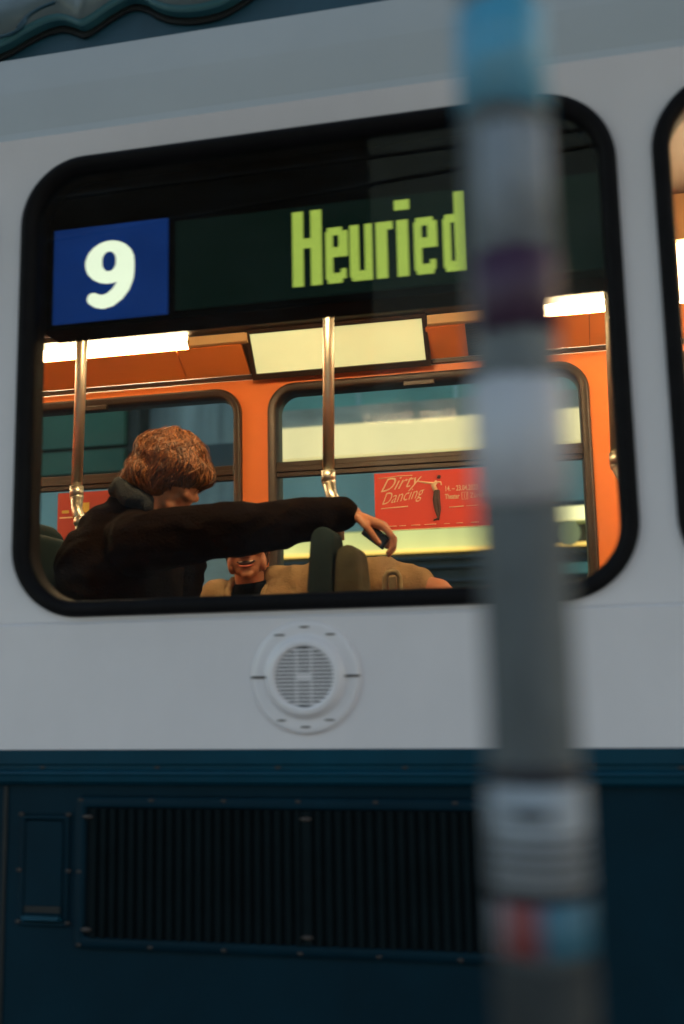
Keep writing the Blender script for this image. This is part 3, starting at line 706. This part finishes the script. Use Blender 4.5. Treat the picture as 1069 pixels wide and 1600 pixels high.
def hair(name, parent, T, rot, m, n, r0=.004, cap=1.0, seed=1, vox=.006, wav=.5):
    from mathutils.bvhtree import BVHTree
    rnd = random.Random(seed); b = NB()
    E = lambda p, r: ball(b, T(p), r, rot.to_4x4())
    E((-.034, 0, .050), (.090*cap, .086*cap, .086*cap)); E((-.050, 0, -.045), (.060*cap, .074*cap, .062*cap)); E((.018, 0, .084), (.062*cap, .068*cap, .036*cap))
    for s in (-1, 1): E((-.028, s*.052, .012), (.058*cap, .036*cap, .062*cap)); E((.012, s*.045, .070), (.046*cap, .034*cap, .034*cap))
    E((-.042, 0, -.005), (.070*cap, .090*cap, .066*cap))
    o = obj(name, b, m, parent); remesh(o, vox, 3, fold(12, .008, seed, (1, 1, 1.3)))
    b = NB(); b.from_mesh(o.data); tree = BVHTree.FromBMesh(b)
    inv = rot.transposed(); c0 = Vector((-.03, 0, .035)); C0 = T(c0)
    pole = Vector((-.45, .10, .89)).normalized(); ax1 = pole.cross(Vector((0, 1, 0))).normalized(); ax2 = pole.cross(ax1)
    for i in range(n):
        az = rnd.uniform(-math.pi, math.pi); th = rnd.uniform(.02, 1.1)**1.0; ph = rnd.uniform(0, 6.28) if rnd.random() < .12 else 2*math.sin(az*2.5) + rnd.uniform(-.3, .3)
        am = wav*rnd.uniform(.5, 1.2); pts = []; rr = []; k = 16; ln = rnd.uniform(.7, 1.5); lift = rnd.uniform(-.001, .005)*(1 if i % 14 else 2.6)
        for q in range(k):
            t = q/(k-1); a2 = az + am*.22*math.sin(ph + t*ln*5.5)/max(.35, math.sin(min(th, 1.5))); th2 = th + ln*t
            d = pole*math.cos(th2) + (ax1*math.cos(a2) + ax2*math.sin(a2))*math.sin(th2)
            hit = tree.ray_cast(C0 + rot @ d*.4, -(rot @ d))
            if hit[0] is None: break
            loc = inv @ (hit[0] - T((0, 0, 0)))
            pts.append(hit[0] + (rot @ d)*(lift + .003*math.sin(ph*1.7 + t*9)))
            if (loc.x > .045 and loc.z < .038) or (loc.x > .0 and loc.z < -.012) or loc.z < -.085: break
        if len(pts) < 4: continue
        L_ = len(pts); rr = [(r0 if i % 14 else r0*.4)*(math.sin(math.pi*(.10 + .82*j/(L_-1)))**.7) * rnd.uniform(.85, 1.1) for j in range(L_)]
        tube(b, pts, rr, 5)
    me = o.data; b.to_mesh(me); b.free(); me.shade_smooth()
    return o
hair('hair', A, T, hr, 'hair', 2300, .0025, 1.14, 3)
# --- thing held in the stretched hand
ph = NB(); box(ph, -.040, .040, -.006, .006, -.020, .020)
o = obj('phone', ph, ['phone'], bevel=.004); o.location = (-.503, .742, 1.908); o.rotation_euler = (R(10), R(38), R(-12))
tag(o, 'small dark phone held under the palm of the outstretched hand', 'phone')
e = NB(); box(e, -.036, .036, -.0075, -.0062, -.016, .016); e = obj('screen', e, 'phoneblue'); e.parent = o
# --- smiling person seated beyond the aisle
Bp = empty('person', (-1.05, 1.40, .85))
tag(Bp, 'smiling person in a tan corduroy shirt seated by the far window behind the arm', 'person')
hc2 = Vector((-1.066, 1.335, 1.980)); hr2 = Euler((0, 0, R(-76))).to_matrix() @ Euler((R(5), R(8), 0)).to_matrix()
b = NB(); T2 = head_pieces(b, hc2, hr2); nb2 = Vector((-1.070, 1.41, 1.80))
limb(b, [nb2, T2((-.02, 0, -.06))], [.052, .050])
limb(b, [Vector((-1.05, 1.44, 1.36)), Vector((-1.05, 1.43, 1.62)), nb2], [.14, .135, .06])
s1, s2 = Vector((-1.195, 1.42, 1.790)), Vector((-.905, 1.42, 1.825))
e2_, w2 = Vector((-.60, 1.40, 1.845)), Vector((-.405, 1.36, 1.800))
for s in (s1, s2): limb(b, [Vector((-1.05, 1.43, 1.76)), s], [.08, .055])
limb(b, [s2, e2_, w2, Vector((-.36, 1.35, 1.755))], [.05, .044, .036, .030]); limb(b, [s1, Vector((-1.26, 1.38, 1.50)), Vector((-1.12, 1.22, 1.38))], [.05, .042, .027])
hand_pieces(b, Vector((-.37, 1.35, 1.762)), Vector((.9, -.05, -.4)), Vector((.4, 0, .9)), 1, 22); hand_pieces(b, Vector((-1.12, 1.22, 1.38)), Vector((.6, -.7, -.1)), Vector((0, 0, 1)), 1, 20)
for s in (-1, 1): limb(b, [Vector((-1.05+s*.09, 1.42, 1.37)), Vector((-1.05+s*.13, 1.02, 1.34)), Vector((-1.05+s*.13, 1.02, .93)), Vector((-1.05+s*.13, .92, .885))], [.085, .06, .04, .035])
o = obj('body', b, 'skin', Bp); remesh(o, .0050, 1)
b = NB()
for s in (-1, 1): limb(b, [Vector((-1.05+s*.09, 1.43, 1.37)), Vector((-1.05+s*.13, 1.02, 1.34)), Vector((-1.05+s*.13, 1.02, .96))], [.105, .08, .06])
o = obj('trousers', b, 'jeans', Bp); remesh(o, .010, 3, fold(9, .004))
b = NB()
for s in (-1, 1): ball(b, (-1.05+s*.13, .96, .895), (.048, .13, .044))
o = obj('shoe', b, 'blackm', Bp); remesh(o, .009, 2)
b = NB(); limb(b, [Vector((-1.05, 1.44, 1.40)), Vector((-1.05, 1.425, 1.68)), nb2 + Vector((.005, -.01, .005))], [.145, .13, .072])
o = obj('tee_shirt', b, 'tee', Bp); remesh(o, .009, 3)
b = NB()
limb(b, [Vector((-1.05, 1.45, 1.38)), Vector((-1.05, 1.45, 1.62))], [.175, .165])
ball(b, (-1.155, 1.425, 1.70), (.09, .12, .14)); ball(b, (-.945, 1.425, 1.73), (.10, .12, .15))
limb(b, [Vector((-1.115, 1.45, 1.80)), s1], [.055, .070]); limb(b, [Vector((-.985, 1.45, 1.865)), s2], [.050, .080])
ball(b, (-1.05, 1.50, 1.81), (.10, .06, .06))
limb(b, [s2, Vector((-.75, 1.41, 1.838)), e2_, Vector((-.482, 1.378, 1.826))], [.080, .074, .072, .052])
limb(b, [s1, Vector((-1.26, 1.38, 1.50)), Vector((-1.16, 1.26, 1.40))], [.075, .065, .05])
o = obj('shirt', b, 'corduroy', Bp); remesh(o, .007, 3, fold(8, .0085, 9, (1.8, 1, .8)))
b = NB()   # open collar points
for s, x in ((-1, -1.142), (1, -.996)):
    limb(b, [Vector((x, 1.43, 1.865)), Vector((x+(-s)*.006, 1.345, 1.815)), Vector((x+(-s)*.018, 1.325, 1.775))], [.014, .013, .008])
o = obj('collar', b, 'corduroy', Bp); remesh(o, .005, 1)
b = NB(); pts = [T2((.094 - .55*abs(y)**1.15*1.2, y, -.064 + 6.0*y*y)) for y in [(-.031 + .062*k/12) for k in range(13)]]
tube(b, pts, [.002 + .0065*math.sin(math.pi*k/12) for k in range(13)], 10); obj('mouth', b, 'mouth', Bp)
pts = [T2((.0975 - .55*abs(y)**1.15*1.2, y, -.0605 + 6.0*y*y)) for y in [(-.024 + .048*k/12) for k in range(13)]]
b = NB(); tube(b, pts, [.0010 + .0023*math.sin(math.pi*k/12) for k in range(13)], 8); obj('teeth', b, 'teeth', Bp)
b = NB(); pts = [T2((.097 - .55*abs(y)**1.15*1.2, y, -.0735 + 5.0*y*y)) for y in [(-.026 + .052*k/12) for k in range(13)]]
tube(b, pts, [.0012 + .0042*math.sin(math.pi*k/12) for k in range(13)], 8); obj('lip', b, 'lips', Bp)
hair('hair', Bp, T2, hr2, 'hairb', 300, .0035, .97, 5)

# ------------------------------------------------------------------ foreground pole with stickers
PX, PY = -.024, -1.35
P = empty('sticker_pole', (PX, PY, .12)); tag(P, 'grey galvanised street pole plastered with torn stickers, close in front of the tram', 'pole')
b = NB(); tube(b, [(PX, PY, .12), (PX, PY, 3.719)], .0282, 40); obj('pole_shaft', b, 'polem', P)
b = NB(); tube(b, [(PX, PY, .12), (PX, PY, .16)], .07, 32); obj('base_flange', b, 'grime', P)
b = NB(); tube(b, [(PX, PY, 3.69), (PX, PY, 3.7185)], [.030, .06], 32); obj('pole_cap', b, 'grime', P)
def sticker(z0, z1, m, r=.0292, a0=0, a1=360, tilt=0., ragged=0., seed=1, name='sticker', label=None):
    rnd = random.Random(seed); b = NB(); n = max(6, int((a1-a0)/6)); rows = []
    for k in range(n+1):
        a = R(a0 + (a1-a0)*k/n); dz = tilt*math.sin(a*1.0) ; j0, j1 = rnd.uniform(-ragged, ragged), rnd.uniform(-ragged, ragged)
        if a1-a0 == 360 and k == n: j0, j1 = J
        if k == 0: J = (j0, j1)
        ca, sa = math.cos(a), math.sin(a)
        rows.append([b.verts.new((PX+rr*ca, PY+rr*sa, z)) for rr, z in ((r-.0008, z0+j0+dz), (r, z0+j0+dz), (r, z1+j1), (r-.0008, z1+j1))])
    for A_, D_ in zip(rows, rows[1:]):
        for q in range(4): f = b.faces.new((A_[q], D_[q], D_[(q+1) % 4], A_[(q+1) % 4])); f.smooth = (q == 1)
    if a1-a0 < 360: b.faces.new(rows[0]); b.faces.new(rows[-1][::-1])
    o = obj(name, b, m, P)
    if label: o['label'] = label
    return o
sticker(1.912, 1.988, 'st_teal', .0302, ragged=.003, seed=2, label='torn teal sticker')
sticker(1.812, 1.896, 'st_grey', .0298, 235, 345, ragged=.004, seed=3, label='pale grey peeling sticker')
sticker(1.758, 1.812, 'st_purple', .0300, 222, 352, ragged=.003, seed=4, label='dark purple sticker')
sticker(1.658, 1.728, 'st_white', .0302, tilt=.010, ragged=.002, seed=5, label='large white sticker with slanted lower edge')
sticker(1.4795, 1.4905, 'st_dark', .0292, label='black tape ring')
s_ = sticker(1.4205, 1.4790, 'st_pale', .0294, ragged=.001, seed=6, label='white notice with dark lines of print')
for z, t, a0, a1 in ((1.463, .007, 240, 290), (1.450, .0026, 200, 350), (1.443, .003, 200, 345), (1.436, .0026, 205, 350), (1.429, .002, 200, 340)):
    rnd = 0; o = sticker(z-t/2, z+t/2, 'st_dark', .0297, a0, a1, name='print_line'); o.parent = s_; 
sticker(1.4132, 1.4204, 'st_dark', .0292, label='black tape ring')
sticker(1.383, 1.413, 'st_blue', .0292, 270, 370, seed=8, label='blue sticker scrap')
sticker(1.383, 1.413, 'st_red', .0293, 225, 269.5, seed=9, label='red sticker scrap')
sticker(1.383, 1.413, 'st_grey', .0291, 180, 224.5, seed=10, label='pale sticker scrap')
sticker(1.30, 1.378, 'grime', .0296, ragged=.003, seed=11, label='dark grimy glue remains')

# ------------------------------------------------------------------ buildings across the street, seen through both windows
F = empty('building', (0, 9, .12)); tag(F, 'teal glazed building with lit cream fascia and lit shop window, seen beyond the tram', 'building')
def fb(name, x0, x1, y0, z0, z1, m, y1=9.3, par=F): return obj(name, B(x0, x1, y0, y1, z0, z1), m, par)
fb('wall', -3.62, 14, 9.30, .12, 9.0, 'f_dark', 17)
fb('upper_glazing', -3.6, 14, 9.0, 4.48, 8.6, 'f_tealg')
fb('cornice', -3.6, 14, 8.96, 4.26, 4.47, 'f_stone')
fb('lit_fascia', -3.6, 14, 8.93, 3.90, 4.255, 'f_lit')
fb('glazing', -3.6, 14, 9.05, 3.05, 3.895, 'f_teal')
fb('lit_shop_window', -3.6, -.50, 9.06, 2.83, 3.045, 'f_lit2')
fb('lit_line', -3.6, 1.0, 8.9, 2.785, 2.81, 'f_gold')
fb('plinth', -3.6, 14, 9.0, .12, 2.78, 'f_dark')
for z in (2.70, 2.60, 2.45, 2.3): fb('ledge', -3.6, 14, 8.95, z, z+.035, 'f_navy', 8.999)
fb('lit_window', -.52, 1.2, 8.95, 3.06, 3.20, 'f_lit3', 9.049)
fb('dark_arch', -.35, .6, 8.97, 3.205, 3.26, 'f_navy', 9.04)
for x in (-3.3, -2.2, -1.1, 0, 1.4): fb('mullion', x, x+.05, 9.0, 4.48, 8.6, 'f_teal', 8.999)
b = NB(); lathe(b, [(.13, 0), (.13, .04), (.001, .04)], .05, 2.90, 8.80, 40); lathe(b, [(.13, 0), (.001, 0)], .05, 2.90, 8.80, 40)
obj('round_sign', b, 'f_sign', F)
fb('teal_niche', -.1, .4, 8.95, 2.46, 2.62, 'f_tealg', 8.999)
G = empty('building', (-8, 9, .12)); tag(G, 'dark green panelled building at the left, seen through the left far window', 'building')
fb('wall', -16, -4.85, 9.05, .12, 9, 'f_dark', 17, G)
fb('green_panel', -16, -5.0, 8.98, 4.22, 6.5, 'f_green', 9.049, G)
fb('lower_green_panel', -16, -5.0, 8.97, 3.90, 4.17, 'f_green', 9.049, G)
fb('glazing', -16, -4.9, 8.98, 3.12, 3.85, 'f_teal', 9.049, G)
fb('lit_window', -16, -4.9, 8.96, 2.75, 3.06, 'f_lit3', 9.049, G)
K = empty('building', (-4.3, 9.5, .12)); tag(K, 'narrow grey stair tower between the teal building and the green one', 'building')
fb('wall', -4.84, -3.63, 9.35, .12, 10, 'f_grey', 14, K)
fb('navy_panel', -4.3, -3.64, 9.3, 3.9, 4.22, 'f_navy', 9.349, K)
fb('lower_panel', -4.83, -3.64, 9.32, 1.6, 2.9, 'f_stone', 9.349, K)
# unseen roof on supports, added to block overhead sky light from the upper tram
H = empty('sky_blocker', (-2, -1.2, .12)); tag(H, 'unseen canopy above the camera, running beside the tram', 'blocker')
obj('blocker_slab', B(-9.5, 6.5, -1.72, -.62, 3.72, 3.84), 'skyblock', H, bevel=.02)
for x in (-9.2, -5.4, 4.6): obj('blocker_post', B(x-.05, x+.05, -1.40, -1.30, .121, 3.719), 'blackm', H)
# building and wires behind the camera, which the window glass mirrors
D = empty('building', (-14, -18, .0)); tag(D, 'dark corner building standing behind the camera, mirrored in the window glass', 'building')
dw = obj('wall', B(-12.5, -3.7, -30, -18, 0, 13.5), 'brick', D)
for r_ in range(2):
    for c_ in range(3):
        x = -5.6 - c_*2.4; z = 2.0 + r_*3.3
        w_ = obj('window', B(x-.6, x+.6, -18.0, -17.9, z, z+1.8), 'brick', D); obj('pane', B(x-.53, x+.53, -17.899, -17.89, z+.08, z+1.72), 'pane_dark', w_)
D2 = empty('building', (-.5, -18, .0)); tag(D2, 'grey concrete office block standing behind the camera, beside the dark corner building', 'building')
obj('wall', B(-3.65, 3.4, -28, -18.2, 0, 15.5), 'f_conc', D2); obj('roof_parapet', B(-3.65, 3.5, -18.35, -18.0, 15.51, 16.0), 'f_dark', D2)
for r_ in range(2):
    obj('window_band', B(-3.2, 3.0, -18.199, -18.1, 2.2 + r_*3.4, 3.9 + r_*3.4), 'pane_dark', D2)
def cable(pts, label):
    b = NB(); tube(b, pts, .014, 6); o = obj('overhead_wire', b, 'wire'); tag(o, label, 'overhead wire', 'tram overhead wires')
def sag(a, b_, s, n=12): a, b_ = Vector(a), Vector(b_); return [a.lerp(b_, t/n) - Vector((0, 0, s*4*(t/n)*(1-t/n))) for t in range(n+1)]
cable(sag((-10, -3.55, 4.5), (10, -3.55, 4.62), .02), 'tram contact wire mirrored highest in the window glass')
cable(sag((-8, -3.5, 3.95), (8, -3.5, 4.86), .01), 'thin span wire rising to the right in the glass reflection')
